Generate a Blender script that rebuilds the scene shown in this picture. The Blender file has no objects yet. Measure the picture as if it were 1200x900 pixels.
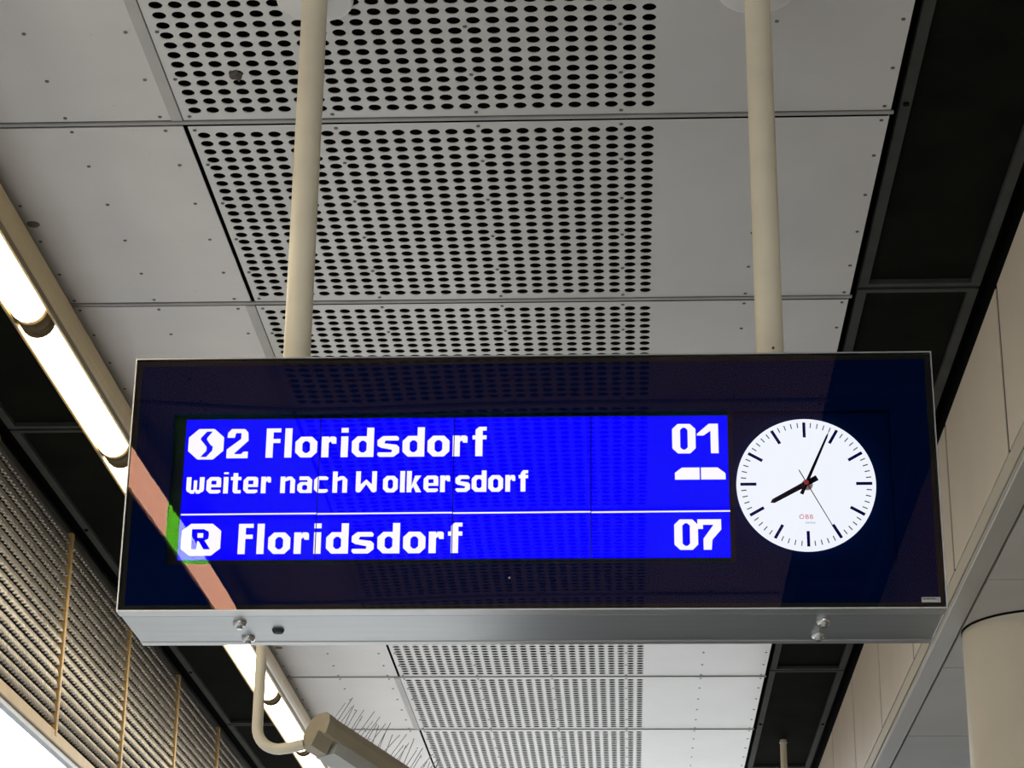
import bpy, math, random
from mathutils import Matrix, Vector
random.seed(7)
S = bpy.context.scene
COL = S.collection
C = 1.6                      # camera (eye) height above the platform; heights below are given from the eye
H = 3.2                      # ceiling above the eye

# ------------------------------------------------------------------ camera
cam_d = bpy.data.cameras.new('camera')
cam = bpy.data.objects.new('camera', cam_d); COL.objects.link(cam)
cam_d.sensor_fit = 'HORIZONTAL'; cam_d.sensor_width = 36.0
cam_d.lens = 2593.11 / 1200 * 36.0
cam_d.clip_start = 0.05; cam_d.clip_end = 500
R_ = ((0.99869312, 0.05002182, 0.01048203), (-0.00892481, 0.3726333, -0.92793576), (-0.05032299, 0.9266295, 0.37259275))
right, down, fwd = [Vector(r) for r in R_]
m = Matrix.Identity(4)
for i in range(3):
    m[i][0] = right[i]; m[i][1] = -down[i]; m[i][2] = -fwd[i]
m[0][3], m[1][3], m[2][3] = 0, 0, C
cam.matrix_world = m
S.camera = cam

# ------------------------------------------------------------------ world, exposure
EV = 0.0
K = 1.0 / (2 ** EV)          # screens are set so that they show at their own brightness
S.view_settings.view_transform = 'Standard'
S.view_settings.look = 'None'
S.view_settings.exposure = EV
S.view_settings.gamma = 1.0
S.view_settings.use_curve_mapping = False
w = bpy.data.worlds.new('overcast_sky'); S.world = w; w.use_nodes = True
bg = w.node_tree.nodes['Background']
bg.inputs['Color'].default_value = (0.93, 0.97, 1.0, 1)
bg.inputs['Strength'].default_value = 6.6
LAMP = 18.0

# ------------------------------------------------------------------ materials
def lin(c): return tuple((x/255/12.92 if x/255 <= .04045 else ((x/255+.055)/1.055)**2.4) for x in c)
def mat(name, col, rough=.5, metal=0.0, var=.08, scale=6.0, bump=0.0, spec=.5, stretch=(1, 1, 1), spots=0.0):
    M = bpy.data.materials.new(name); M.use_nodes = True
    nt = M.node_tree; N = nt.nodes; P = N['Principled BSDF']
    P.inputs['Roughness'].default_value = rough; P.inputs['Metallic'].default_value = metal
    P.inputs['Specular IOR Level'].default_value = spec
    tc = N.new('ShaderNodeTexCoord'); mp = N.new('ShaderNodeMapping'); mp.inputs['Scale'].default_value = stretch
    nt.links.new(tc.outputs['Object'], mp.inputs['Vector'])
    nz = N.new('ShaderNodeTexNoise'); nz.inputs['Scale'].default_value = scale; nz.inputs['Detail'].default_value = 6
    nt.links.new(mp.outputs['Vector'], nz.inputs['Vector'])
    cr = N.new('ShaderNodeValToRGB')
    a = tuple(max(0, x*(1-var)) for x in col); b = tuple(min(1, x*(1+var)) for x in col)
    cr.color_ramp.elements[0].position = .3; cr.color_ramp.elements[0].color = (*a, 1)
    cr.color_ramp.elements[1].position = .7; cr.color_ramp.elements[1].color = (*b, 1)
    nt.links.new(nz.outputs['Fac'], cr.inputs['Fac'])
    out = cr.outputs['Color']
    if spots:
        n2 = N.new('ShaderNodeTexNoise'); n2.inputs['Scale'].default_value = 45; n2.inputs['Detail'].default_value = 2
        nt.links.new(tc.outputs['Object'], n2.inputs['Vector'])
        r2 = N.new('ShaderNodeValToRGB'); r2.color_ramp.elements[0].position = .70; r2.color_ramp.elements[1].position = .78
        nt.links.new(n2.outputs['Fac'], r2.inputs['Fac'])
        mx = N.new('ShaderNodeMix'); mx.data_type = 'RGBA'; mx.blend_type = 'MULTIPLY'
        mul = N.new('ShaderNodeMath'); mul.operation = 'MULTIPLY'; mul.inputs[1].default_value = spots
        nt.links.new(r2.outputs['Color'], mul.inputs[0]); nt.links.new(mul.outputs[0], mx.inputs['Factor'])
        nt.links.new(out, mx.inputs['A']); mx.inputs['B'].default_value = (.45, .42, .38, 1)
        out = mx.outputs['Result']
    nt.links.new(out, P.inputs['Base Color'])
    if bump:
        bn = N.new('ShaderNodeBump'); bn.inputs['Strength'].default_value = bump; bn.inputs['Distance'].default_value = .002
        n3 = N.new('ShaderNodeTexNoise'); n3.inputs['Scale'].default_value = scale*12
        nt.links.new(tc.outputs['Object'], n3.inputs['Vector'])
        nt.links.new(n3.outputs['Fac'], bn.inputs['Height']); nt.links.new(bn.outputs['Normal'], P.inputs['Normal'])
    return M
def emit(name, col, st, var=0.0):
    M = bpy.data.materials.new(name); M.use_nodes = True
    nt = M.node_tree; nt.nodes.clear()
    o = nt.nodes.new('ShaderNodeOutputMaterial'); e = nt.nodes.new('ShaderNodeEmission')
    e.inputs['Color'].default_value = (*col, 1); e.inputs['Strength'].default_value = st
    nt.links.new(e.outputs[0], o.inputs['Surface'])
    return M
def glass(name, tint):
    M = bpy.data.materials.new(name); M.use_nodes = True
    nt = M.node_tree; nt.nodes.clear()
    o = nt.nodes.new('ShaderNodeOutputMaterial'); mx = nt.nodes.new('ShaderNodeMixShader')
    t = nt.nodes.new('ShaderNodeBsdfTransparent'); g = nt.nodes.new('ShaderNodeBsdfGlossy'); fr = nt.nodes.new('ShaderNodeFresnel')
    fr.inputs['IOR'].default_value = 1.42
    g.inputs['Color'].default_value = (*tint, 1); g.inputs['Roughness'].default_value = 0.0
    nt.links.new(fr.outputs[0], mx.inputs['Fac']); nt.links.new(t.outputs[0], mx.inputs[1]); nt.links.new(g.outputs[0], mx.inputs[2])
    nt.links.new(mx.outputs[0], o.inputs['Surface'])
    return M

M_ceil   = mat('ceiling_sheet_paint', (.58, .56, .54), .32, var=.05, scale=2.2, spots=.25)
M_perf   = mat('perforated_sheet_paint', (.58, .568, .55), .32, var=.05, scale=2.0)
M_strip  = mat('cover_strip_paint', (.43, .42, .40), .5, var=.06)
M_joint  = mat('joint_profile_grey', (.30, .295, .285), .45, var=.1)
M_dirt   = mat('dried_dirt', (.075, .060, .052), .95, var=.5, scale=60)
M_void   = mat('black_fleece', (.006, .006, .005), .9, var=.3, scale=30, spec=.02)
M_screw  = mat('screw_head_grey', (.10, .095, .085), .5, .3, var=.3)
M_dark   = mat('dark_sheet', (.0075, .0082, .0060), .9, var=.3, scale=4, spec=.02)
M_darkfr = mat('dark_frame_grey', (.050, .052, .048), .7, var=.15, spec=.08)
M_pole   = mat('cream_pole_paint', (.74, .68, .53), .35, var=.05, scale=9)
M_flange = mat('white_flange_paint', (.66, .65, .63), .4, var=.03)
M_rust   = mat('rusty_bolt', (.055, .04, .03), .6, .4, var=.4, scale=40)
M_alu    = mat('aluminium', (.38, .405, .42), .33, .9, var=.05, scale=3, stretch=(1, 12, 12))
M_alufr  = mat('aluminium_frame', (.46, .47, .47), .33, .9, var=.04, scale=5)
M_chrome = mat('steel_bolt', (.62, .62, .60), .22, 1.0, var=.1)
M_groove = mat('dark_groove', (.02, .02, .022), .7, var=.1)
M_navy   = mat('navy_backing', (.0008, .0068, .044), .6, var=.06, scale=3, spec=0.0)
M_gasket = mat('black_gasket', (.010, .011, .010), .6, var=.1, spec=.1)
M_recess = mat('recess_grey', (.014, .014, .016), .6, var=.1, spec=.0)
M_blue   = emit('lcd_blue', (0.002, 0.0, 1.0), 1.0*K)
M_white  = emit('lcd_white', (1.0, .96, 1.0), 1.02*K)
M_seam   = emit('lcd_seam', (0.0, 0.0, .30), 1.0*K)
M_dial   = emit('dial_glow', (.88, .92, 1.0), 1.02*K)
M_tick   = mat('dial_navy', (.006, .003, .13), .6, var=.05, spec=.0)
M_mtick  = mat('dial_grey', (.06, .06, .09), .6, var=.05, spec=.0)
M_hand   = mat('hand_black', (.004, .005, .014), .6, var=.05, spec=.0)
M_red    = mat('hub_red', (.42, .02, .03), .5, var=.05)
M_hubc   = mat('hub_clear', (.45, .38, .38), .5, var=.05)
M_logo   = emit('logo_red', (.75, .10, .13), .8*K)
M_logo2  = emit('logo_grey', (.25, .27, .33), .8*K)
M_plate  = mat('plate_silver', (.42, .42, .42), .4, .3, var=.05)
M_plateT = mat('plate_print', (.03, .03, .03), .6)
G_bezel  = glass('glass_over_bezel', (.98, .54, .48))
G_border = glass('glass_over_recess', (.14, .80, .03))
G_lcd    = glass('glass_over_screen', (.55, .72, 1.0))
M_lamp   = emit('lamp_glow', (1.0, .85, .60), LAMP)
M_lhouse = mat('lamp_housing_beige', (.62, .48, .25), .45, var=.06)
M_lrail  = mat('lamp_rail', (.20, .14, .05), .45, .2, var=.06)
M_clamp  = mat('lamp_clamp', (.10, .075, .040), .9, var=.35, scale=25, spec=.05)
M_fascia = mat('fascia_beige', (.68, .60, .49), .5, var=.05, scale=1.6, spots=.12)
M_trim   = mat('trim_grey', (.40, .385, .34), .5, var=.05, scale=2)
M_ledge  = mat('ledge_beige', (.55, .50, .40), .5, var=.05, scale=2)
M_soffit = mat('soffit_sheet', (.50, .485, .44), .55, var=.05, scale=2)
M_column = mat('column_cream', (.60, .54, .43), .45, var=.04, scale=4, spots=.15)
M_slat   = mat('grille_slat', (.25, .242, .236), .36, .45, var=.12, scale=10)
M_gback  = mat('grille_backing', (.022, .018, .014), .8, var=.2, spec=.1)
M_gpost  = mat('grille_post', (.46, .31, .13), .45, .2, var=.1, scale=14)
M_grail  = mat('grille_rail', (.46, .33, .17), .45, .1, var=.1, scale=8)
M_lip    = mat('grille_lip', (.50, .54, .60), .4, .2, var=.05)
M_horn   = mat('housing_beige', (.34, .30, .22), .45, var=.08, scale=14)
M_horn2  = mat('housing_grey', (.44, .45, .42), .45, var=.06, scale=14)
M_spike  = mat('spike_wire', (.16, .15, .15), .4, .5, var=.1)
M_floor  = mat('platform_paving', (.28, .275, .27), .8, var=.12, scale=5)
M_far    = mat('blocker_brown', (.14, .125, .11), .9, var=.1, scale=1)
M_dull   = mat('dimmer_dark', (.05, .05, .05), .6, var=.1, scale=1)
M_ground = mat('track_ballast', (.15, .145, .14), .9, var=.3, scale=20, bump=.5)

# ------------------------------------------------------------------ mesh helpers
class MB:
    def __init__(s): s.v = []; s.f = []; s.mi = []; s.sm = []; s.cur = 0
    def add(s, vs, fs, smooth=False):
        o = len(s.v); s.v += [tuple(v) for v in vs]
        for f in fs: s.f.append(tuple(i+o for i in f)); s.mi.append(s.cur); s.sm.append(smooth)
        return s
    def box(s, x0, x1, y0, y1, z0, z1):
        vs = [(x, y, z) for z in (z0, z1) for y in (y0, y1) for x in (x0, x1)]
        return s.add(vs, [(0, 2, 3, 1), (4, 5, 7, 6), (0, 1, 5, 4), (2, 6, 7, 3), (0, 4, 6, 2), (1, 3, 7, 5)])
    def bbox(s, x0, x1, y0, y1, z0, z1, b=.002):
        # box with chamfered edges running along the faces
        vs = []; X = (x0, x1); Y = (y0, y1); Z = (z0, z1)
        idx = {}
        for i in (0, 1):
            for j in (0, 1):
                for k in (0, 1):
                    sx, sy, sz = (b if i == 0 else -b), (b if j == 0 else -b), (b if k == 0 else -b)
                    for ax, p in enumerate(((X[i], Y[j]+sy, Z[k]+sz), (X[i]+sx, Y[j], Z[k]+sz), (X[i]+sx, Y[j]+sy, Z[k]))):
                        idx[(i, j, k, ax)] = len(vs); vs.append(p)
        fs = []
        for a in (0, 1):
            fs.append(tuple(idx[(a, j, k, 0)] for j, k in ((0, 0), (0, 1), (1, 1), (1, 0))))
            fs.append(tuple(idx[(i, a, k, 1)] for i, k in ((0, 0), (0, 1), (1, 1), (1, 0))))
            fs.append(tuple(idx[(i, j, a, 2)] for i, j in ((0, 0), (0, 1), (1, 1), (1, 0))))
        for a in (0, 1):
            for c in (0, 1):
                fs.append((idx[(a, c, 0, 0)], idx[(a, c, 1, 0)], idx[(a, c, 1, 1)], idx[(a, c, 0, 1)]))
                fs.append((idx[(a, 0, c, 0)], idx[(a, 1, c, 0)], idx[(a, 1, c, 2)], idx[(a, 0, c, 2)]))
                fs.append((idx[(0, a, c, 1)], idx[(1, a, c, 1)], idx[(1, a, c, 2)], idx[(0, a, c, 2)]))
        for i in (0, 1):
            for j in (0, 1):
                for k in (0, 1): fs.append((idx[(i, j, k, 0)], idx[(i, j, k, 1)], idx[(i, j, k, 2)]))
        return s.add(vs, fs)
    def tube(s, pts, r, n=16, cap=True, smooth=True):
        pts = [Vector(p) for p in pts]; rs = r if isinstance(r, (list, tuple)) else [r]*len(pts)
        rings = []; prev = None
        for i, p in enumerate(pts):
            t = (pts[min(i+1, len(pts)-1)] - pts[max(i-1, 0)]).normalized()
            if prev is None:
                u = t.orthogonal().normalized()
            else:
                u = (prev - t*prev.dot(t)).normalized()
            prev = u; v = t.cross(u)
            rings.append([p + (u*math.cos(a)+v*math.sin(a))*rs[i] for a in [2*math.pi*k/n for k in range(n)]])
        vs = [q for r_ in rings for q in r_]; fs = []
        for i in range(len(rings)-1):
            for k in range(n):
                fs.append((i*n+k, i*n+(k+1) % n, (i+1)*n+(k+1) % n, (i+1)*n+k))
        s.add(vs, fs, smooth)
        if cap:
            s.add(rings[0], [tuple(range(n))[::-1]]); s.add(rings[-1], [tuple(range(n))])
        return s
    def cyl(s, c, axis, r, h, n=24, r2=None, smooth=True):
        c = Vector(c); a = Vector(axis).normalized()
        return s.tube([c, c+a*h], [r, r if r2 is None else r2], n, True, smooth)
    def prism(s, poly, y0, y1):        # poly of (x,z), extruded along Y
        n = len(poly)
        vs = [(x, y0, z) for x, z in poly] + [(x, y1, z) for x, z in poly]
        fs = [tuple(range(n)), tuple(range(n, 2*n))[::-1]] + [(i, i+n, (i+1) % n+n, (i+1) % n) for i in range(n)]
        return s.add(vs, fs)
    def build(s, name, mats, parent=None, raw=False, shift=None):
        me = bpy.data.meshes.new(name)
        off = Vector((0, 0, 0 if raw else C))
        if shift is not None: off = off - Vector(shift)
        elif parent is not None: off = off - rootloc(parent)
        me.from_pydata([tuple(Vector(v)+off) for v in s.v], [], s.f)
        mats = mats if isinstance(mats, (list, tuple)) else [mats]
        for mt in mats: me.materials.append(mt)
        me.polygons.foreach_set('material_index', s.mi); me.polygons.foreach_set('use_smooth', s.sm)
        me.update()
        if not raw: fixn(me)
        o = bpy.data.objects.new(name, me); COL.objects.link(o)
        if parent is not None: o.parent = parent
        elif shift is not None: o.location = shift
        return o
import bmesh
def fixn(me):
    b = bmesh.new(); b.from_mesh(me)
    bmesh.ops.recalc_face_normals(b, faces=b.faces[:]); b.to_mesh(me); b.free()
def rootloc(o):
    v = Vector((0, 0, 0))
    while o is not None: v += o.location; o = o.parent
    return v
def tag(o, label=None, cat=None, group=None, kind=None):
    for k, v in (('label', label), ('category', cat), ('group', group), ('kind', kind)):
        if v: o[k] = v
    return o
def thing(name, loc, label, cat, group=None, kind=None):
    o = bpy.data.objects.new(name, None); COL.objects.link(o)
    o.location = (loc[0], loc[1], loc[2]+C); o.empty_display_size = .1
    return tag(o, label, cat, group, kind)
def copy(o, parent, dloc):
    c = o.copy(); COL.objects.link(c); c.parent = parent; c.location = o.location + Vector(dloc)
    return c

# ================================================================== SETTING
PITCH = 1.33466; Y0 = 5.838
# floor: platform with track bed at its left and right
fl = MB().box(-3.3, 9.0, -14, 60, -1.75, -1.6).build('floor', M_floor)
tag(fl, 'grey paved platform floor below the hanging board', 'floor', kind='structure')
gr = MB().box(-40, 40, -60, 90, -2.9, -2.55).build('floor', M_ground)
tag(gr, 'brown ballast ground beyond the platform edge', 'ground', kind='structure')

ow = MB().box(-10.6, -10.0, -40, 60, -2.6, 4.5).build('wall_sky_blocker', M_far)  # added unseen block, cuts the skylight coming in from the left
tag(ow, 'added long low box holding back skylight across the tracks, outside the picture', 'wall', kind='structure')
sw = MB().box(-.66, 4.9, 10.4, 16.4, -1.6, 1.1).build('wall_dimming_box', M_dull)  # added unseen dark box, darkens the board underside and the right side
tag(sw, 'added dark box dimming the board underside, standing on the platform, below the picture', 'wall', kind='structure')

# ---- ceiling: black deck carrying the sheets
K0, K1 = -14, 8                       # panels k .. k+1 between joints
YA, YB = Y0+K0*PITCH, Y0+K1*PITCH
ceil = MB().box(-2.72, 1.42, YA, YB, H+.14, H+.22).build('ceiling', M_void)
tag(ceil, 'ceiling of pale grey sheets with a perforated middle band', 'ceiling', kind='structure')
T = .003
XL, XJ, XR = -1.975, -1.3135, .796
GAP = .013                            # black slot after each joint line
BAR0 = PITCH-.026                     # end of sheet, before the joint profile
def screws(xs):
    b = MB()
    for x in xs:
        for y in (.037, .262, .53, .798, 1.063, 1.285): b.cyl((x, y, -.0022), (0, 0, 1), .0062, .0026, 8)
    return b
HP, HX0, HY0, HR = .05388, -1.2675, 5.910-Y0, .0197
def perf_panel(wide):
    b = MB(); xl = XJ+(.006 if wide else .002); cx0 = HX0-HP/2; cx1 = HX0+25.5*HP; py = .05355
    cy0 = HY0-py/2; cy1 = HY0+22.5*py; n = 12
    for i in range(26):
        for j in range(23):
            cx, cy = HX0+i*HP, HY0+j*py
            vs = []; 
            for k in range(n):
                a = 2*math.pi*(k+.5)/n; ca, sa = math.cos(a), math.sin(a); q = max(abs(ca), abs(sa))
                vs.append((cx+ca/q*HP/2, cy+sa/q*py/2, 0))
            # square corners are reached by snapping the points next to the diagonal
            for k in range(n):
                a = 2*math.pi*(k+.5)/n; vs.append((cx+HR*math.cos(a), cy+HR*math.sin(a), 0))
            for k in range(n):
                a = 2*math.pi*(k+.5)/n; vs.append((cx+HR*math.cos(a), cy+HR*math.sin(a), .0025))
            for (sx, sy) in ((1, 1), (-1, 1), (-1, -1), (1, -1)): vs.append((cx+sx*HP/2, cy+sy*py/2, 0))
            fs = [(k, n+k, n+(k+1) % n, (k+1) % n) for k in range(n)]
            fs += [(n+k, 2*n+k, 2*n+(k+1) % n, n+(k+1) % n) for k in range(n)]
            # corner triangles: diagonal at 45deg lies between k=1 (45deg) exactly -> points k=1,4,7,10 are corners
            b.add(vs[:3*n], fs)
    y0, y1 = GAP, BAR0
    b.add([(xl, y0, 0), (XR, y0, 0), (XR, cy0, 0), (xl, cy0, 0)], [(0, 3, 2, 1)])
    b.add([(xl, cy1, 0), (XR, cy1, 0), (XR, y1, 0), (xl, y1, 0)], [(0, 3, 2, 1)])
    b.add([(xl, cy0, 0), (cx0, cy0, 0), (cx0, cy1, 0), (xl, cy1, 0)], [(0, 3, 2, 1)])
    b.add([(cx1, cy0, 0), (XR, cy0, 0), (XR, cy1, 0), (cx1, cy1, 0)], [(0, 3, 2, 1)])
    e = .02   # turned-up rims
    for (xa, ya, xb, yb) in ((XR, y0, XR, y1),):
        b.add([(xa, ya, 0), (xb, yb, 0), (xb, yb, e), (xa, ya, e)], [(0, 1, 2, 3)])
    return b
Bz = Vector((0, 0, H+C))
def at_k(o, k): o.location = Vector((0, Y0+k*PITCH, H+C)) - rootloc(ceil)
protos = {}
for wide in (True, False):
    pp = perf_panel(wide).build('perforated_panel', M_perf, raw=True)
    sc = screws((-1.290, -.86, -.43, 0, .43, .775)).build('screws', M_screw, pp, raw=True, shift=(0, 0, 0)); sc['kind'] = 'stuff'
    xr = XJ-(.008 if wide else .001)
    pl = MB().bbox(XL, xr, GAP, BAR0, 0, .004, .001).build('plain_panel', M_ceil, raw=True)
    s2 = screws((-1.953, -1.666, -1.379)).build('screws', M_screw, pl, raw=True, shift=(0, 0, 0)); s2['kind'] = 'stuff'
    st = None
    if not wide:
        st = MB().bbox(xr-.034, xr, GAP, BAR0, -.0025, 0, .0008).build('cover_strip', M_strip, pl, raw=True, shift=(0, 0, 0))
    protos[wide] = (pp, sc, pl, s2, st)
jp = MB().bbox(XL, XR+.01, BAR0+.006, PITCH-.003, -.004, .004, .002).build('joint_profile', M_joint, raw=True)
used = {True: False, False: False}; jfirst = True
for k in range(K0, K1):
    wide = (k % 2 == 0)
    pp, sc, pl, s2, st = protos[wide]
    if used[wide]:
        a = pp.copy(); COL.objects.link(a); q = sc.copy(); COL.objects.link(q); q.parent = a
        bb = pl.copy(); COL.objects.link(bb); q2 = s2.copy(); COL.objects.link(q2); q2.parent = bb
        if st: q3 = st.copy(); COL.objects.link(q3); q3.parent = bb
    else:
        a, bb = pp, pl; used[wide] = True
    for o in (a, bb): o.parent = ceil; at_k(o, k)
    j = jp if jfirst else jp.copy()
    if not jfirst: COL.objects.link(j)
    jfirst = False
    j.parent = ceil; at_k(j, k)
# cable holes with a grey rosette near the lamp line
for (x, y) in ((-1.944, 6.503), (-1.922, 11.845)):
    MB().tube([(x, y, H-.0035), (x, y, H+.001)], [.020, .022], 20).build('cable_grommet', M_screw, ceil)

b = MB(); random.seed(3); n = 14      # brown smear of an old nest on one perforated sheet
rim = [(-1.109+.020*math.cos(2*math.pi*i/n)*random.uniform(.6, 1.3), 5.548+.034*math.sin(2*math.pi*i/n)*random.uniform(.6, 1.3), H-.0006) for i in range(n)]
b.add(rim+[(-1.109, 5.548, H-.004)], [(i, (i+1) % n, n) for i in range(n)]); b.build('dirt_clump', M_dirt, ceil)

# ---- dark recessed strips beside the sheets, each a row of black trays in grey frames
def dark_strip(x0, x1, base):
    zf, zt = H+.035, H+.06
    for k in range(-15, 11, 2):
        y0 = Y0+(base+k)*PITCH+.012; y1 = y0+2*PITCH-.024
        y0c, y1c = max(y0, YA), min(y1, YB)
        if y1c - y0c < .2: continue
        fr = MB(); wd = .034
        fr.box(x0, x0+wd, y0c, y1c, zf, zt); fr.box(x1-wd, x1, y0c, y1c, zf, zt)
        fr.box(x0+wd, x1-wd, y0c, y0c+.026, zf, zt); fr.box(x0+wd, x1-wd, y1c-.026, y1c, zf, zt)
        f = fr.build('dark_tray_frame', M_darkfr, ceil)
        MB().box(x0+.01, x1-.01, y0c+.004, y1c-.004, zf+.018, zt+.01).build('dark_panel', M_dark, f, shift=rootloc(f))
        bb = MB()
        for x in (x0+wd/2, x1-wd/2): bb.cyl((x, (y0+y1)/2, zf-.006), (0, 0, 1), .010, .008, 8)
        bb.build('frame_bolts', M_void, f, shift=rootloc(f))['kind'] = 'stuff'
dark_strip(.829, 1.254, 0)
dark_strip(-2.557, -2.02, 1)

# ---- left wall: hanging grille of ribbed slats
GX = -2.62; gz0, gz1 = 2.255, 3.215
wl = MB().box(GX-.085, GX-.07, YA, YB, 2.245, H+.15).build('wall_left', M_gback)
tag(wl, 'hanging grille screen of ribbed grey slats along the left edge', 'wall', kind='structure')
MB().bbox(GX-.06, GX+.012, YA, YB, 2.222, 2.282, .004).build('bottom_rail', M_grail, wl)
MB().bbox(GX-.030, GX+.002, YA, YB, 2.192, 2.221, .003).build('drip_lip', M_lip, wl)
MB().box(GX-.06, GX-.01, YA, YB, gz1+.0, gz1+.03).build('top_rail', M_darkfr, wl)
NB = 26; PY = PITCH-.05
def slat():
    b = MB(); seg = 6; n = NB*seg; L = PY
    vs = []; prof = [(.000, .056, .2), (.003, .044, .8), (.007, .028, 1), (.011, .012, 1), (.012, .008, .9), (.008, .006, .5)]   # (out of the wall, up, rib share)
    for i in range(n+1):
        y = L*i/n; wv = math.cos(2*math.pi*i/seg)
        for (px, pz, a) in prof: vs.append((px+.0105*wv*a, y, pz))
    q = len(prof); fs = []
    for i in range(n):
        for k in range(q-1): fs.append((i*q+k, (i+1)*q+k, (i+1)*q+k+1, i*q+k+1))
    return b.add(vs, fs, True)
sl0 = slat().build('slat', M_slat, raw=True)
po0 = MB().bbox(-.05, .016, -.016, .016, gz0, gz1+.01, .003).build('post', M_gpost, raw=True)
first = True
NS = 17; dz = (gz1-gz0-.045)/NS
for kk in range(-5, 9):
    yp = 9.872+kk*PITCH
    if yp < 4 or yp > YB+.2: continue
    p = po0 if first else po0.copy()
    if not first: COL.objects.link(p)
    p.parent = wl; p.location = Vector((GX, yp, C))
    for i in range(NS):
        s = sl0 if first else sl0.copy()
        if not first: COL.objects.link(s)
        first = False
        s.parent = wl; s.location = Vector((GX-.012, yp-PITCH+.025, C+gz0+.045+i*dz))

# ---- right wall: beige fascia sheets, trim channel, soffit
wr = MB().box(1.3105, 1.40, YA, YB, 2.532, H+.16).build('wall_right', M_void)
tag(wr, 'beige sheet fascia hanging down at the right of the ceiling', 'wall', kind='structure')
FJ = 7.135; FP = 1.3665
fa0 = None
for k in range(-15, 11):
    y0 = FJ+k*FP+.018; y1 = FJ+(k+1)*FP-.018
    if y1 < YA or y0 > YB: continue
    if fa0 is None:
        fa0 = MB().bbox(1.305, 1.310, .0, FP-.036, 2.604, H+.02, .001).build('fascia_panel', M_fascia, raw=True); f = fa0
        f.location = (0, y0, C)
    else:
        f = fa0.copy(); COL.objects.link(f); f.location = (0, y0, C)
    f.parent = wr
tr = MB()
tr.prism([(1.305, 2.595), (1.305, 2.530), (1.310, 2.530), (1.310, 2.595)], YA, YB)
t = tr.build('trim_1', M_ledge); tag(t, 'beige ledge strip along the foot of the beige fascia', 'trim', kind='structure')
t = MB().bbox(1.308, 1.388, YA, YB, 2.497, 2.527, .004).build('trim_2', M_trim)
tag(t, 'grey channel under the beige fascia edge', 'trim', kind='structure')
so = MB().box(1.40, 5.2, YA, YB, 2.56, 2.60).build('ceiling', M_void)
tag(so, 'lower soffit of grey sheets around the round column', 'ceiling', kind='structure')
sp0 = None; SJ = 8.305; SP = 1.3438
for k in range(-18, 10):
    y0 = SJ+k*SP
    if y0+SP < YA or y0 > YB: continue
    for c_ in range(2):
        if sp0 is None:
            sp0 = MB().bbox(0, 1.88, .005, SP-.005, 2.505, 2.53, .002).build('soffit_panel', M_soffit, raw=True); s = sp0
        else:
            s = sp0.copy(); COL.objects.link(s)
        s.location = (1.40+c_*1.89, y0, C); s.parent = so
w2 = MB().box(5.2, 5.35, YA, YB, -1.6, 2.6).build('wall_far_right', M_fascia)
tag(w2, 'beige wall beyond the soffit at far right, outside the picture', 'wall', kind='structure')

# ---- round column
co = thing('column', (1.735, 9.03, -1.6), 'thick cream round column under the soffit at the lower right', 'column')
MB().tube([(1.735, 9.03, -1.6), (1.735, 9.03, 2.496)], .332, 64).build('shaft', M_column, co)
MB().tube([(1.735, 9.03, 2.4965), (1.735, 9.03, 2.506)], .335, 64).build('shadow_joint', M_void, co)
MB().tube([(1.735, 9.03, -1.6), (1.735, 9.03, -1.45)], .35, 64).build('base_ring', M_trim, co)

# ================================================================== LAMPS
LX = -2.02; LZ = 3.035; LR = .060
def lamp(y0, y1, label):
    t = thing('tube_lamp', (LX, (y0+y1)/2, LZ+.13), label, 'lamp', 'tube lamps in the left row')
    hb = MB().prism([(-1.951, LZ+.002), (-1.941, LZ+.022), (-1.935, LZ+.045), (-1.934, LZ+.070), (-1.938, LZ+.098), (-1.947, LZ+.120), (-1.962, LZ+.136), (-2.078, LZ+.136), (-2.093, LZ+.120), (-2.102, LZ+.098), (-2.106, LZ+.070), (-2.105, LZ+.045), (-2.099, LZ+.022), (-2.089, LZ+.002)], y0, y1)
    hb.build('housing', M_lhouse, t)
    b = MB(); n = 14; ya, yb = y0+.066, y1-.066
    ys = [ya, ya+.012, ya+.03, yb-.03, yb-.012, yb]; rr = [.80, .94, 1, 1, .94, .80]
    vs = []; fs = []
    for y, q in zip(ys, rr):
        for i in range(n+1):
            a = math.pi*i/n; vs.append((LX+LR*q*math.cos(a), y, LZ-LR*q*math.sin(a)*1.0))
    for j in range(len(ys)-1):
        for i in range(n): fs.append((j*(n+1)+i, j*(n+1)+i+1, (j+1)*(n+1)+i+1, (j+1)*(n+1)+i))
    fs.append(tuple(range(n+1))); fs.append(tuple(range((len(ys)-1)*(n+1), len(ys)*(n+1)))[::-1])
    b.add(vs, fs, True)
    b.build('diffuser', M_lamp, t)
    for x in (-1.948, -2.092):
        MB().bbox(x-.006, x+.006, y0, y1, LZ-.024, LZ+.004, .002).build('rail', M_lrail, t)
    for ye, s_ in ((y0, 1), (y1, -1)):
        c = MB(); vs = []; fs = []
        for y, q in ((ye, .98), (ye+s_*.056, .98), (ye+s_*.060, .94)):
            for i in range(n+1):
                a = math.pi*i/n; vs.append((LX+LR*q*math.cos(a), y, LZ-LR*q*math.sin(a)))
        for j in range(2):
            for i in range(n): fs.append((j*(n+1)+i, j*(n+1)+i+1, (j+1)*(n+1)+i+1, (j+1)*(n+1)+i))
        fs.append(tuple(range(n+1))); fs.append(tuple(range(2*(n+1), 3*(n+1)))[::-1])
        c.add(vs, fs, True); c.build('end_clamp', M_clamp, t)
    return t
LC = 6.885
lamp(-2.0, 2.2, 'long lit tube lamp overhead, seen as the slanting glow in the board glass')
lamp(2.2, LC-PITCH*2, 'lit tube lamp just above the top left corner of the picture')
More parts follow.
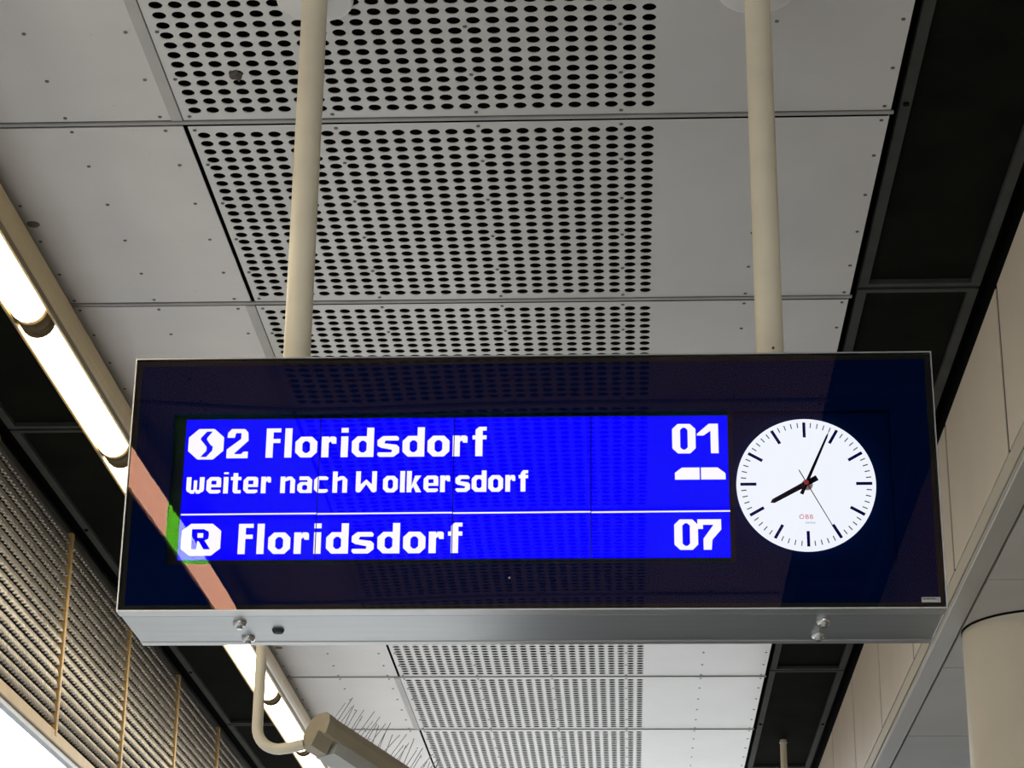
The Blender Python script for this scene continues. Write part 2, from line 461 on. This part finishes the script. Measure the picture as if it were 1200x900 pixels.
names = {-2: 'lit tube lamp beyond the left picture edge, above the upper lit one', -1: 'upper lit tube lamp at the left edge, above the first clamp',
         0: 'lit tube lamp below the first clamp, running down to the left side of the board',
         1: 'lit tube lamp cut off by the left edge of the board',
         2: 'lit tube lamp hidden behind the board', 3: 'lit tube lamp coming out under the board beside the hanging pipe',
         4: 'lit tube lamp crossed by the bent pipe arm below the board', 5: 'lit tube lamp lowest in the row at the bottom edge'}
for k in range(-2, 8):
    a = LC+k*PITCH; b_ = a+PITCH
    if k < -1: lab = names[-2]
    else: lab = names.get(k+1, None)
    if k >= 5: lab = ['lit tube lamp farthest but one down the row, below the picture', 'lit tube lamp farthest down the row, below the picture', 'lit tube lamp at the far end of the row'][k-5]
    lamp(a, b_, lab)

# ================================================================== POLES
def pole(x, y, zb, label, hole=False):
    t = thing('support_pole', (x, y, H), label, 'pole', 'poles carrying the board')
    MB().tube([(x, y, zb), (x, y, H-.012)], .0345, 32).build('tube', M_pole, t)
    MB().tube([(x, y, H-.013), (x, y, H-.011), (x, y, H-.0005)], [.098, .103, .105], 40).build('ceiling_flange', M_flange, t)
    MB().bbox(x-.075, x+.055, y-.05, y+.05, zb-.001, zb+.007, .002).build('foot_plate', M_pole, t)
    b = MB(); b.cyl((x+.003, y-.034, zb+.006), (0, 0, 1), .0125, .014, 8); b.cyl((x+.003, y-.034, zb+.020), (0, 0, 1), .009, .012, 6, .007)
    b.build('foot_bolt', M_rust, t)
    if hole: MB().cyl((x+.006, y-.0335, zb+.055), (0, -1, 0), .0035, .003, 8).build('set_screw', M_rust, t)
    return t
ZT = 2.0815
pole(-.826, 5.143, ZT+.006, 'cream round pole from the perforated ceiling to the left half of the board')
pole(.367, 5.138, ZT+.006, 'cream round pole from the plain ceiling to the board above its clock', True)
for (x, y, lab) in ((1.022, 14.37, 'thin pale pole hanging far off in the dark strip at lower right'), (1.012, 15.35, 'tip of a second thin pole beside the far one, at the bottom edge')):
    t = thing('far_pole', (x, y, H+.05), lab, 'pole', 'far poles in the dark strip')
    MB().tube([(x, y, 1.2), (x, y, H+.052)], .021, 16).build('tube', M_pole, t)
    MB().tube([(x, y, H+.03), (x, y, H+.036)], .026, 16).build('collar', M_flange, t)

# ================================================================== DISPLAY BOARD
X0, X1, Z0, Z1 = -1.1997, .7447, 1.4365, 2.0815
YF = 4.987
bd = thing('departure_board', ((X0+X1)/2, 5.14, Z0), 'wide dark blue departure board with lit blue screen and round clock', 'sign')
def ring(b, x0, x1, z0, z1, w, y0, y1):
    b.box(x0, x1, y0, y1, z0, z0+w); b.box(x0, x1, y0, y1, z1-w, z1); b.box(x0, x0+w, y0, y1, z0+w, z1-w); b.box(x1-w, x1, y0, y1, z0+w, z1-w)
    return b
ring(MB(), X0, X1, Z0, Z1, .0032, YF, 5.031).build('front_frame', M_alufr, bd)
MB().bbox(X0+.001, X1-.001, 5.0355, 5.2615, Z0+.001, Z1-.001, .002).build('housing', M_alu, bd)
MB().box(X0+.004, X1-.004, 5.028, 5.27, Z0+.004, Z1-.004).build('inner_case', M_groove, bd)
MB().bbox(X0, X1, 5.264, 5.294, Z0-.0005, Z1, .002).build('rear_frame', M_alufr, bd)
def q(x, z, Y): return x*Y/4.993, z*Y/4.993
# navy backing with a window for screen and clock
RX0, RX1, RZ0, RZ1 = -1.0948, .637, 1.5535, 1.9345
yb = 4.998
def plate_hole(b, x0, x1, z0, z1, a0, a1, c0, c1, y0, y1):
    b.box(x0, x1, y0, y1, z0, c0); b.box(x0, x1, y0, y1, c1, z1); b.box(x0, a0, y0, y1, c0, c1); b.box(a1, x1, y0, y1, c0, c1)
    return b
plate_hole(MB(), X0+.016, X1-.016, Z0+.017, Z1-.014, RX0, RX1, RZ0, RZ1, yb, yb+.004).build('navy_backing', M_navy, bd)
ring(MB(), X0+.0045, X1-.0045, Z0+.0045, Z1-.0045, .0125, yb-.002, yb+.003).build('gasket', M_gasket, bd)
YS = 5.016
rb = MB(); rb.box(RX0-.01, .262, YS+.006, YS+.010, RZ0-.01, RZ1+.01); rb.build('recess_floor', M_recess, bd)
MB().box(.262, RX1+.01, YS+.006, YS+.010, RZ0-.01, RZ1+.01).build('clock_recess', M_navy, bd)
# --- screen
lx0, lz0 = q(-1.0638, 1.5648, YS); lx1, lz1 = q(.2485, 1.9212, YS)
lcd = MB().box(lx0, lx1, YS, YS+.006, lz0, lz1).build('lcd_screen', M_blue, bd)
for x in (-.735, -.4095, -.0798):
    xx = q(x, 1.7, YS)[0]; MB().box(xx-.0011, xx+.0011, YS-.0010, YS-.0002, lz0, lz1).build('module_seam', M_seam, lcd)
YT = YS-.0006
def flat(b, pts, y=YT):           # pts (x,z) measured on the glass plane
    vs = [(*q(x, z, y)[:1], y, q(x, z, y)[1]) for x, z in pts]
    return b.add(vs, [tuple(range(len(vs)))[::-1]])
class Pen:
    def __init__(s, x, z, u, b): s.x, s.z, s.u, s.b = x, z, u, b
    def poly(s, pts): flat(s.b, [(s.x+px*s.u, s.z+pz*s.u) for px, pz in pts])
    def rect(s, x0, x1, y0, y1): s.poly([(x0, y0), (x1, y0), (x1, y1), (x0, y1)])
    def ring(s, x0, x1, y0, y1, S_, t, ch):
        o = [(x0+ch, y0), (x1-ch, y0), (x1, y0+ch), (x1, y1-ch), (x1-ch, y1), (x0+ch, y1), (x0, y1-ch), (x0, y0+ch)]
        c = min(ch*.45, (x1-x0)/2-S_)
        i = [(x0+S_+c, y0+t), (x1-S_-c, y0+t), (x1-S_, y0+t+c), (x1-S_, y1-t-c), (x1-S_-c, y1-t), (x0+S_+c, y1-t), (x0+S_, y1-t-c), (x0+S_, y0+t+c)]
        for k in range(8): s.poly([o[k], o[(k+1) % 8], i[(k+1) % 8], i[k]])
def glyph(p, c, S_, X, A, W, t, ch):
    """draws letter c in pixel units, returns its width"""
    if c == 'o': p.ring(0, W, 0, X, S_, t, ch); return W
    if c == 'd': p.ring(0, W, 0, X, S_, t, ch); p.rect(W-S_, W, 0, A); return W
    if c == 'l': p.rect(0, S_, 0, A); return S_
    if c == 'i': p.rect(0, S_, 0, X); p.rect(0, S_, X+.13*A, A); return S_
    if c == 'F':
        p.rect(0, S_, 0, A); p.rect(S_, S_*2.05, A-1.6, A); p.rect(S_, S_*2.0, A*.50, A*.50+1.7); return S_*2.05
    if c == 'r':
        p.rect(0, S_, 0, X); p.poly([(S_, X-t-.8), (S_*1.35, X-t), (S_*1.45, X), (S_*1.2, X), (S_, X-.8)])
        p.poly([(S_*1.25, X-t), (S_*1.45, X-t*1.6), (S_*2.05, X-t*1.6), (S_*2.05, X-.6), (S_*1.8, X), (S_*1.25, X)]); return S_*2.05
    if c == 'f':
        a = S_*.42
        p.rect(a, a+S_, 0, A-1.2); p.poly([(a, A-1.2), (a+S_*.5, A), (a+S_*1.55, A), (a+S_*1.55, A-t*.85), (a+S_, A-t*.85), (a+S_, A-1.2)])
        p.rect(0, a+S_*1.55, X-t*.9, X); return a+S_*1.55
    if c == 't':
        a = S_*.5
        p.rect(a, a+S_, .7, A*.96); p.rect(0, a+S_*1.7, X-t*.9, X); p.poly([(a, .7), (a+.7, 0), (a+S_*1.7, 0), (a+S_*1.7, t*.9), (a+S_, t*.9), (a+S_, .7)]); return a+S_*1.75
    if c == 's':
        p.poly([(ch, X), (W-.9, X), (W-.1, X-.9), (W-.4, X-t), (S_, X-t)])
        p.poly([(0, X-ch*.8), (ch, X), (S_+.4, X-t), (S_, X*.68), (S_, X*.56), (ch*.8, X*.42), (0, X*.54)])
        p.poly([(ch*.7, X*.44), (S_*.8, X*.66), (W-S_*.4, X*.58), (W, X*.46), (W-S_*.9, X*.33)])
        p.poly([(W, ch*.8), (W, X*.47), (W-S_*.9, X*.50), (W-S_, X*.36), (W-S_-.2, t), (W-ch, 0)])
        p.poly([(.8, 0), (W-ch, 0), (W-S_, t), (.3, t), (0, .9)]); return W
    if c == 'n' or c == 'h':
        p.rect(0, S_, 0, X if c == 'n' else A); p.rect(W-S_, W, 0, X-ch)
        p.poly([(S_, X-t-.5), (W-S_-.4, X-t-.0), (W-S_, X-ch), (W, X-ch), (W-ch, X), (S_+1, X), (S_, X-.7)]); return W
    if c == 'a':
        p.rect(W-S_, W, 0, X-ch); p.poly([(.7, X-t), (W-S_, X-t), (W, X-ch), (W-ch, X), (.7, X)]); p.ring(0, W, 0, X*.66, S_, t*.8, ch*.8); return W
    if c == 'c':
        p.rect(0, S_, ch, X-ch); p.poly([(0, X-ch), (S_, X-ch-.2), (S_+.4, X-t), (W-.5, X-t), (W-.2, X-.6), (W-1.2, X), (ch, X)])
        p.poly([(0, ch), (ch, 0), (W-1.2, 0), (W-.2, .6), (W-.5, t), (S_+.4, t), (S_, ch+.2)]); return W-.2
    if c == 'e':
        glyph(p, 'c', S_, X, A, W+.2, t, ch); p.rect(W-S_, W, X*.42, X-ch); p.poly([(W-S_, X-ch), (W, X-ch), (W-ch, X), (W-S_-.5, X), (W-S_-.5, X-t)])
        p.rect(S_, W, X*.38, X*.38+t*.75); return W
    if c == 'k':
        p.rect(0, S_, 0, A); p.poly([(S_, X*.38), (W*.55, X), (W*.98, X), (S_, X*.18)]); p.poly([(S_*1.15, X*.50), (S_*1.7, X*.70), (W, 0), (W-S_*1.15, 0)]); return W
    if c in 'wW':
        h = X if c == 'w' else A; w_ = W*(1.22 if c == 'w' else 1.42); m_ = w_/2; hh = h*(.80 if c == 'w' else .62)
        p.poly([(0, h), (S_, h), (S_, S_*.6), (S_*.3, S_*.3), (0, S_*.9)])
        p.poly([(w_, h), (w_, S_*.9), (w_-S_*.3, S_*.3), (w_-S_, S_*.6), (w_-S_, h)])
        if c == 'w':
            p.rect(m_-S_*.36, m_+S_*.36, t*.6, hh)
            p.poly([(0, S_*.9), (S_*.9, 0), (m_-.4, 0), (m_+.2, t), (S_, t), (S_, S_)]); p.poly([(w_, S_*.9), (w_-S_, S_), (w_-S_, t), (m_-.2, t), (m_+.4, 0), (w_-S_*.9, 0)])
        else:
            p.poly([(0, S_*1.0), (0, .6), (S_*.5, 0), (S_*1.0, .3), (m_+S_*.35, hh*.80), (m_, hh), (S_*.8, S_*1.6)])
            p.poly([(w_, S_*1.0), (w_-S_*.8, S_*1.6), (m_, hh), (m_-S_*.35, hh*.80), (w_-S_*1.0, .3), (w_-S_*.5, 0), (w_, .6)])
        return w_
    if c == '0': p.ring(0, W, 0, A, S_*1.03, 1.55, 2.1); return W
    if c == '1':
        p.rect(W-S_, W, 0, A); p.poly([(W-S_*2.75, A*.66), (W-S_*2.75, A*.60), (W-S_*1.9, A*.60), (W-S_, A*.76), (W-S_*.2, A), (W-S_*1.2, A)]); return W
    if c == '2':
        p.poly([(0, A*.70), (S_, A*.70), (S_*1.15, A-1.7), (W-S_, A-1.7), (W-.3, A-1.4), (W-1.6, A), (1.6, A), (.2, A-1.6)])
        p.poly([(W-S_, A-1.5), (W-.25, A-1.3), (W, A*.60), (S_*1.1, A*.18), (S_, 0), (0, 0), (0, A*.30), (W-S_, A*.66)])
        p.rect(0, W, 0, 1.7); p.poly([(W-S_*.9, 1.7), (W, 1.7), (W, 2.7), (W-S_*.6, 2.7)]); return W
    if c == '7':
        p.rect(0, W, A-2.2, A); p.rect(0, S_*.7, A*.68, A-1)
        p.poly([(W, A-1.5), (W, A*.66), (W*.62, A*.33), (W*.58, 0), (W*.24, 0), (W*.24, A*.36), (W*.66, A*.80), (W*.66, A-1.5)]); return W
    return 0
U = .00630
BIG = (2.75, 8.5, 12.0, 8.45, 1.85, 2.1); SML = (1.85, 6.7, 8.6, 5.65, 1.5, 1.4)
def line(b, items, z, font):
    for c, x in items: glyph(Pen(x, z, U, b), c, *font)
def px(x, y, Y=4.993):            # a reading on the photograph's 1200x900 frame -> x on the glass plane
    d = Vector(((x-600)/2593.11, (y-450)/2593.11, 1)); v = right*d.x+down*d.y+fwd*d.z
    return v.x*Y/v.y
row1 = [(c, px(x, 535)) for c, x in zip('Floridsdorf', (311, 333, 345.5, 376.3, 399, 411.8, 441.8, 471.3, 500.6, 530.2, 553.3))]
row3 = [(c, px(x, 648)) for c, x in zip('Floridsdorf', (278.2, 300.2, 313.5, 343.8, 367, 381.5, 411.5, 441.8, 472, 502, 524.5))]
row2 = [(c, px(x, 578)) for c, x in zip('weiternachWolkersdorf', (217.8, 241.3, 261.2, 269.5, 284.6, 305.3, 328, 348, 367.6, 389.2, 416.5, 448.5, 468.5, 476.3, 496, 515.5, 533.3, 552.5, 572, 592, 607.5))]
b = MB(); line(b, row1, 1.8213, BIG); b.build('upper_destination_text', M_white, lcd)
b = MB(); line(b, [('2', px(265, 537))], 1.8205, (2.9, 8.5, 12, 8.3, 1.85, 2.1)); b.build('line_number_text', M_white, lcd)
for wd in (row2[:6], row2[6:10], row2[10:]):
    b = MB(); line(b, wd, 1.7306, SML); b.build('onward_text', M_white, lcd)
b = MB(); line(b, row3, 1.5780, BIG); b.build('lower_destination_text', M_white, lcd)
ND = (2.95, 8.5, 12.0, 8.9, 1.85, 2.1)
b = MB(); line(b, [('0', .1156), ('1', .1700)], 1.8245, ND); b.build('minutes_text', M_white, lcd)
b = MB(); line(b, [('0', .1166), ('7', .1715)], 1.5829, ND); b.build('minutes_text', M_white, lcd)
b = MB(); flat(b, [(.1206, 1.7580), (.1795, 1.7580), (.1795, 1.7885), (.1375, 1.7885), (.1206, 1.7755)]); flat(b, [(.1828, 1.7580), (.2412, 1.7580), (.2412, 1.7735), (.2225, 1.7885), (.1828, 1.7885)])
b.build('train_length_symbol', M_white, lcd)
b = MB()
for a0, a1 in ((-1.0625, -.7362), (-.7338, -.4107), (-.4083, -.0810), (-.0786, .2497)): flat(b, [(a0, 1.6757), (a1, 1.6768), (a1, 1.6806), (a0, 1.6795)])
b.build('divider_line', M_white, lcd)
def octo(cx, cz, rx, rz, k=.44): return [(cx-rx*k, cz-rz), (cx+rx*k, cz-rz), (cx+rx, cz-rz*k), (cx+rx, cz+rz*k), (cx+rx*k, cz+rz), (cx-rx*k, cz+rz), (cx-rx, cz+rz*k), (cx-rx, cz-rz*k)]
b = MB(); flat(b, octo(-1.0129, 1.8573, .0432, .0395)); b.build('line_badge', M_white, lcd); b = MB(); flat(b, octo(-1.0100, 1.6145, .0475, .0400, .55)); b.build('line_badge', M_white, lcd)
b = MB(); y2 = YT-.0004
def sh_(pts): flat(b, pts, y2)
cx, cz, k_ = -1.0129, 1.8573, .0040
sh_([(cx+.2*k_, cz+8.2*k_), (cx+3.6*k_, cz+8.2*k_), (cx+.6*k_, cz+4.2*k_), (cx+.4*k_, cz+3.2*k_), (cx-3.4*k_, cz+3.2*k_), (cx-3.2*k_, cz+4.2*k_)])
sh_([(cx-3.6*k_, cz+3.2*k_), (cx+.2*k_, cz+3.2*k_), (cx+2.4*k_, cz+0*k_), (cx+4.0*k_, cz-1.6*k_), (cx+.6*k_, cz-2.2*k_), (cx+.2*k_, cz-1.4*k_)])
sh_([(cx+.5*k_, cz-1.2*k_), (cx+4.2*k_, cz-1.2*k_), (cx+4.0*k_, cz-4.0*k_), (cx+.6*k_, cz-8.2*k_), (cx-3.0*k_, cz-8.2*k_), (cx+.4*k_, cz-4.2*k_)])
b.build('badge_letter', M_blue, lcd); b = MB()
p = Pen(-1.0330, 1.5905, U, b)
def polyR(pts): sh_([(p.x+a*p.u, p.z+c*p.u) for a, c in pts])
polyR([(0, 0), (2.2, 0), (2.2, 8), (0, 8)]); polyR([(2, 8), (2, 6.4), (4.4, 6.4), (4.9, 7.9), (4.4, 8)]); polyR([(4.4, 8), (6.4, 7), (6.6, 5.6), (6.4, 4.2), (4.6, 3.2), (4.4, 4.6), (4.4, 6.6)]); polyR([(2, 4.6), (4.6, 4.6), (5, 3.2), (2, 3.2)]); polyR([(2.8, 3.2), (5.2, 3.2), (7.3, 0), (4.8, 0)])
b.build('badge_letter', M_blue, lcd)
# --- clock
YD = 5.010
ccx, ccz = q(.4312, 1.7452, YD); RC = .1648*YD/4.993
dial = MB().tube([(ccx, YD+.012, ccz), (ccx, YD, ccz)], RC, 96, True, False).build('clock_dial', M_dial, bd)
def bar(b, ang, r0, r1, w0, w1, y, tip=0):
    s_, c_ = math.sin(ang), math.cos(ang)
    def P(r, o): return (ccx+s_*r+c_*o, ccz+c_*r-s_*o)
    pts = [P(r0, -w0), P(r0, w0), P(r1, w1), P(r1, -w1)] if not tip else [P(r0, -w0), P(r0, w0), P(r1-tip, w1), P(r1, 0), P(r1-tip, -w1)]
    n = len(pts)
    b.add([(x, y, z) for x, z in pts]+[(x, y+.0012, z) for x, z in pts], [tuple(range(n)), tuple(range(n, 2*n))[::-1]]+[(i, i+n, (i+1) % n+n, (i+1) % n) for i in range(n)])
for i in range(12):
    b = MB(); bar(b, math.radians(30*i), RC*.715, RC*.945, .0036, .0036, YD-.0013); b.build('hour_mark', M_tick, dial)
b = MB()
for i in range(60):
    if i % 5: bar(b, math.radians(6*i), RC*.865, RC*.94, .0011, .0011, YD-.0013)
b.build('minute_marks', M_mtick, dial)['kind'] = 'stuff'
hour_a = math.atan2(904-945.5, -(589-567)*-1*-1) 
def ang_to(x, z): return math.atan2(x-.4312, z-1.7452)
b = MB(); a = ang_to(.3474, 1.6989); bar(b, a, -.030, .0985, .0068, .0054, YD-.004, .008); b.build('hour_hand', M_hand, dial)
b = MB(); a = ang_to(.4885, 1.8726); bar(b, a, -.030, .141, .0044, .0024, YD-.007, .012); b.build('minute_hand', M_hand, dial)
b = MB(); a = ang_to(.4931, 1.628); bar(b, a, -.036, .134, .0011, .0008, YD-.011); b.build('second_hand', M_mtick, dial)
MB().cyl((ccx+.002, YD-.003, ccz-.003), (0, 1, 0), .0135, .002, 24).build('hub_disc', M_hubc, dial)
MB().cyl((ccx, YD-.013, ccz), (0, 1, 0), .0058, .012, 16).build('hub', M_red, dial)
def textmesh(body, size, x, z, y, m_, name, parent, sx=1.0, bold=0):
    cu = bpy.data.curves.new(name, 'FONT'); cu.body = body; cu.size = size; cu.offset = bold; cu.space_character = 1.18
    to = bpy.data.objects.new(name, cu); COL.objects.link(to)
    dg = bpy.context.evaluated_depsgraph_get(); me = bpy.data.meshes.new_from_object(to.evaluated_get(dg))
    COL.objects.unlink(to); bpy.data.objects.remove(to); bpy.data.curves.remove(cu)
    xs = [v.co.x for v in me.vertices]; x0 = min(xs)
    for v in me.vertices: v.co = Vector((x+(v.co.x-x0)*sx, y, z+v.co.y+C)) - rootloc(parent)
    me.materials.clear(); me.materials.append(m_); me.name = name
    o = bpy.data.objects.new(name, me); COL.objects.link(o); o.parent = parent
    return o
lx, lz = q(.4118, 1.6585, YD)
textmesh('ÖBB', .0155, lx, lz-.001, YD-.0014, M_logo, 'dial_logo_text', dial, 1.02, 0.0)
lx, lz = q(.4262, 1.6455, YD)
textmesh('INFRA', .0068, lx, lz, YD-.0014, M_logo2, 'dial_sub_text', dial, 1.1)
# --- front glass: printed/coated in three zones, very slightly twisted in its gaskets
gm = MB(); gx = [X0+.0045]; 
def span(a, b_, n): return [a+(b_-a)*i/n for i in range(1, n+1)]
gx += span(gx[0], RX0, 4)+span(RX0, lx0*4.990/YS, 1)+span(lx0*4.990/YS, lx1*4.990/YS, 40)+span(lx1*4.990/YS, X1-.0045, 6)
zb_ = lz0*4.990/YS; zt_ = lz1*4.990/YS
gz = [Z0+.0045]+span(Z0+.0045, RZ0, 4)+[zb_]+span(zb_, zt_, 10)+[RZ1]+span(RZ1, Z1-.0045, 3)
TW = .0174; XC = -1.04
for z in gz:
    for x in gx: gm.v.append((x, 4.9905 + TW*(z-1.875)*(x-XC)*math.exp(-((x-XC)/.42)**2), z))
nx = len(gx)
for j in range(len(gz)-1):
    for i in range(nx-1):
        xm = (gx[i]+gx[i+1])/2; zm = (gz[j]+gz[j+1])/2
        mi = 0
        if gx[4] < xm < lx1*4.990/YS and RZ0 < zm < RZ1: mi = 1
        if gx[5] < xm < lx1*4.990/YS and zb_ < zm < zt_: mi = 2
        gm.f.append((j*nx+i, j*nx+i+1, (j+1)*nx+i+1, (j+1)*nx+i)); gm.mi.append(mi); gm.sm.append(True)
gl = gm.build('front_glass', [G_bezel, G_border, G_lcd], bd)
# --- small parts
b = MB(); 
MB().box(.6860, .7290, 4.9868, 4.9888, 1.4510, 1.4632).build('maker_plate', M_plate, bd)
pt = [o for o in bd.children if o.name.startswith('maker_plate')][0]
b = MB(); xx = .6885
for i, wd in enumerate((.0022, .0030, .0026, .0030, .0026, .0022, .0030, .0028, .0024)):
    b.box(xx, xx+wd, 4.9863, 4.9869, 1.4575, 1.4575+(.0032 if i % 3 else .0040)); xx += wd+.0010
b.box(.7235, .7245, 4.9863, 4.9869, 1.4530, 1.4615)
b.build('plate_print', M_plateT, pt)
for (x, y) in ((-.923, 5.090), (-.924, 5.225), (.467, 5.090), (.464, 5.212)):
    b = MB(); b.tube([(x, y, Z0+.0005), (x, y, Z0-.006), (x, y, Z0-.009)], [.0165, .0160, .010], 20); b.cyl((x, y, Z0-.016), (0, 0, 1), .0080, .008, 6, None, False)
    b.build('bolt', M_chrome, bd)
b = MB(); b.tube([(-.840, 5.156, Z0+.0005), (-.840, 5.156, Z0-.007)], [.0155, .012], 20); b.build('plug', M_groove, bd)['label'] = 'dark rubber plug'
MB().cyl((-.272, 4.9893, 1.5155), (0, 1, 0), .0022, .001, 10).build('sensor_dot', M_plate, bd)

# ================================================================== BENT PIPE WITH LONG HOUSING
sx, sy = -1.362, 8.0
sp = thing('loudspeaker', (sx, sy, H), 'long beige hooded loudspeaker housing with bird spikes on a bent cream pipe below the board', 'loudspeaker')
pts = [(sx, sy, H-.01), (sx, sy, 1.86)]
for i in range(1, 9):
    a = math.pi/2*i/8; pts.append((sx+.085*(1-math.cos(a)), sy-.01*i/8, 1.86-.085*math.sin(a)))
pts += [(-1.235, sy-.02, 1.778), (-1.185, sy-.02, 1.790)]
MB().tube(pts, .0205, 20).build('pipe_arm', M_pole, sp)
MB().tube([(sx, sy, H-.012), (sx, sy, H-.0005)], .08, 32).build('pipe_flange', M_flange, sp)
A0 = Vector((-1.133, 7.99, 1.838)); D = Vector((.60, .60, -.30)).normalized(); up = Vector((0, 0, 1)); up = (up-D*up.dot(D)).normalized(); sd = D.cross(up)
def along(poly, s0, s1, scale1=1.0):
    n = len(poly); vs = []
    for s_ in (s0, s1):
        for a_, c_ in poly: vs.append(A0+D*s_+sd*a_+up*c_)
    return vs, [tuple(range(n)), tuple(range(n, 2*n))[::-1]]+[(i, i+n, (i+1) % n+n, (i+1) % n) for i in range(n)]
hood = [(-.066, -.020), (-.066, .025), (-.052, .056), (-.025, .072), (.025, .072), (.052, .056), (.066, .025), (.066, -.020)]
b = MB(); b.add(*along(hood, 0, 1.6)); b.build('hood', M_horn, sp)
b = MB(); b.add(*along([(a_*1.04, c_*1.04) for a_, c_ in hood], -.012, .018)); b.build('end_cap', M_horn, sp)
b = MB(); b.add(*along([(-.056, -.066), (-.060, -.020), (.060, -.020), (.056, -.066)], .06, 1.58)); b.build('lower_panel', M_horn2, sp)
b = MB(); b.add(*along([(-.030, -.075), (-.045, -.015), (.045, -.015), (.030, -.075)], -.03, .045)); b.build('clamp_block', M_horn, sp)
b = MB()
for i in range(44):
    s_ = .05+i*.034
    base = A0+D*s_+up*.070
    for sgn in (-1, 1):
        lean = sd*(.030+.008*sgn+random.uniform(-.010, .010))+D*random.uniform(-.012, .02)
        b.tube([base+sd*.02*sgn, base+sd*.02*sgn+lean+up*(.085+random.uniform(-.014, .012))], .0014, 5, False)
b.build('bird_spikes', M_spike, sp)['kind'] = 'stuff'
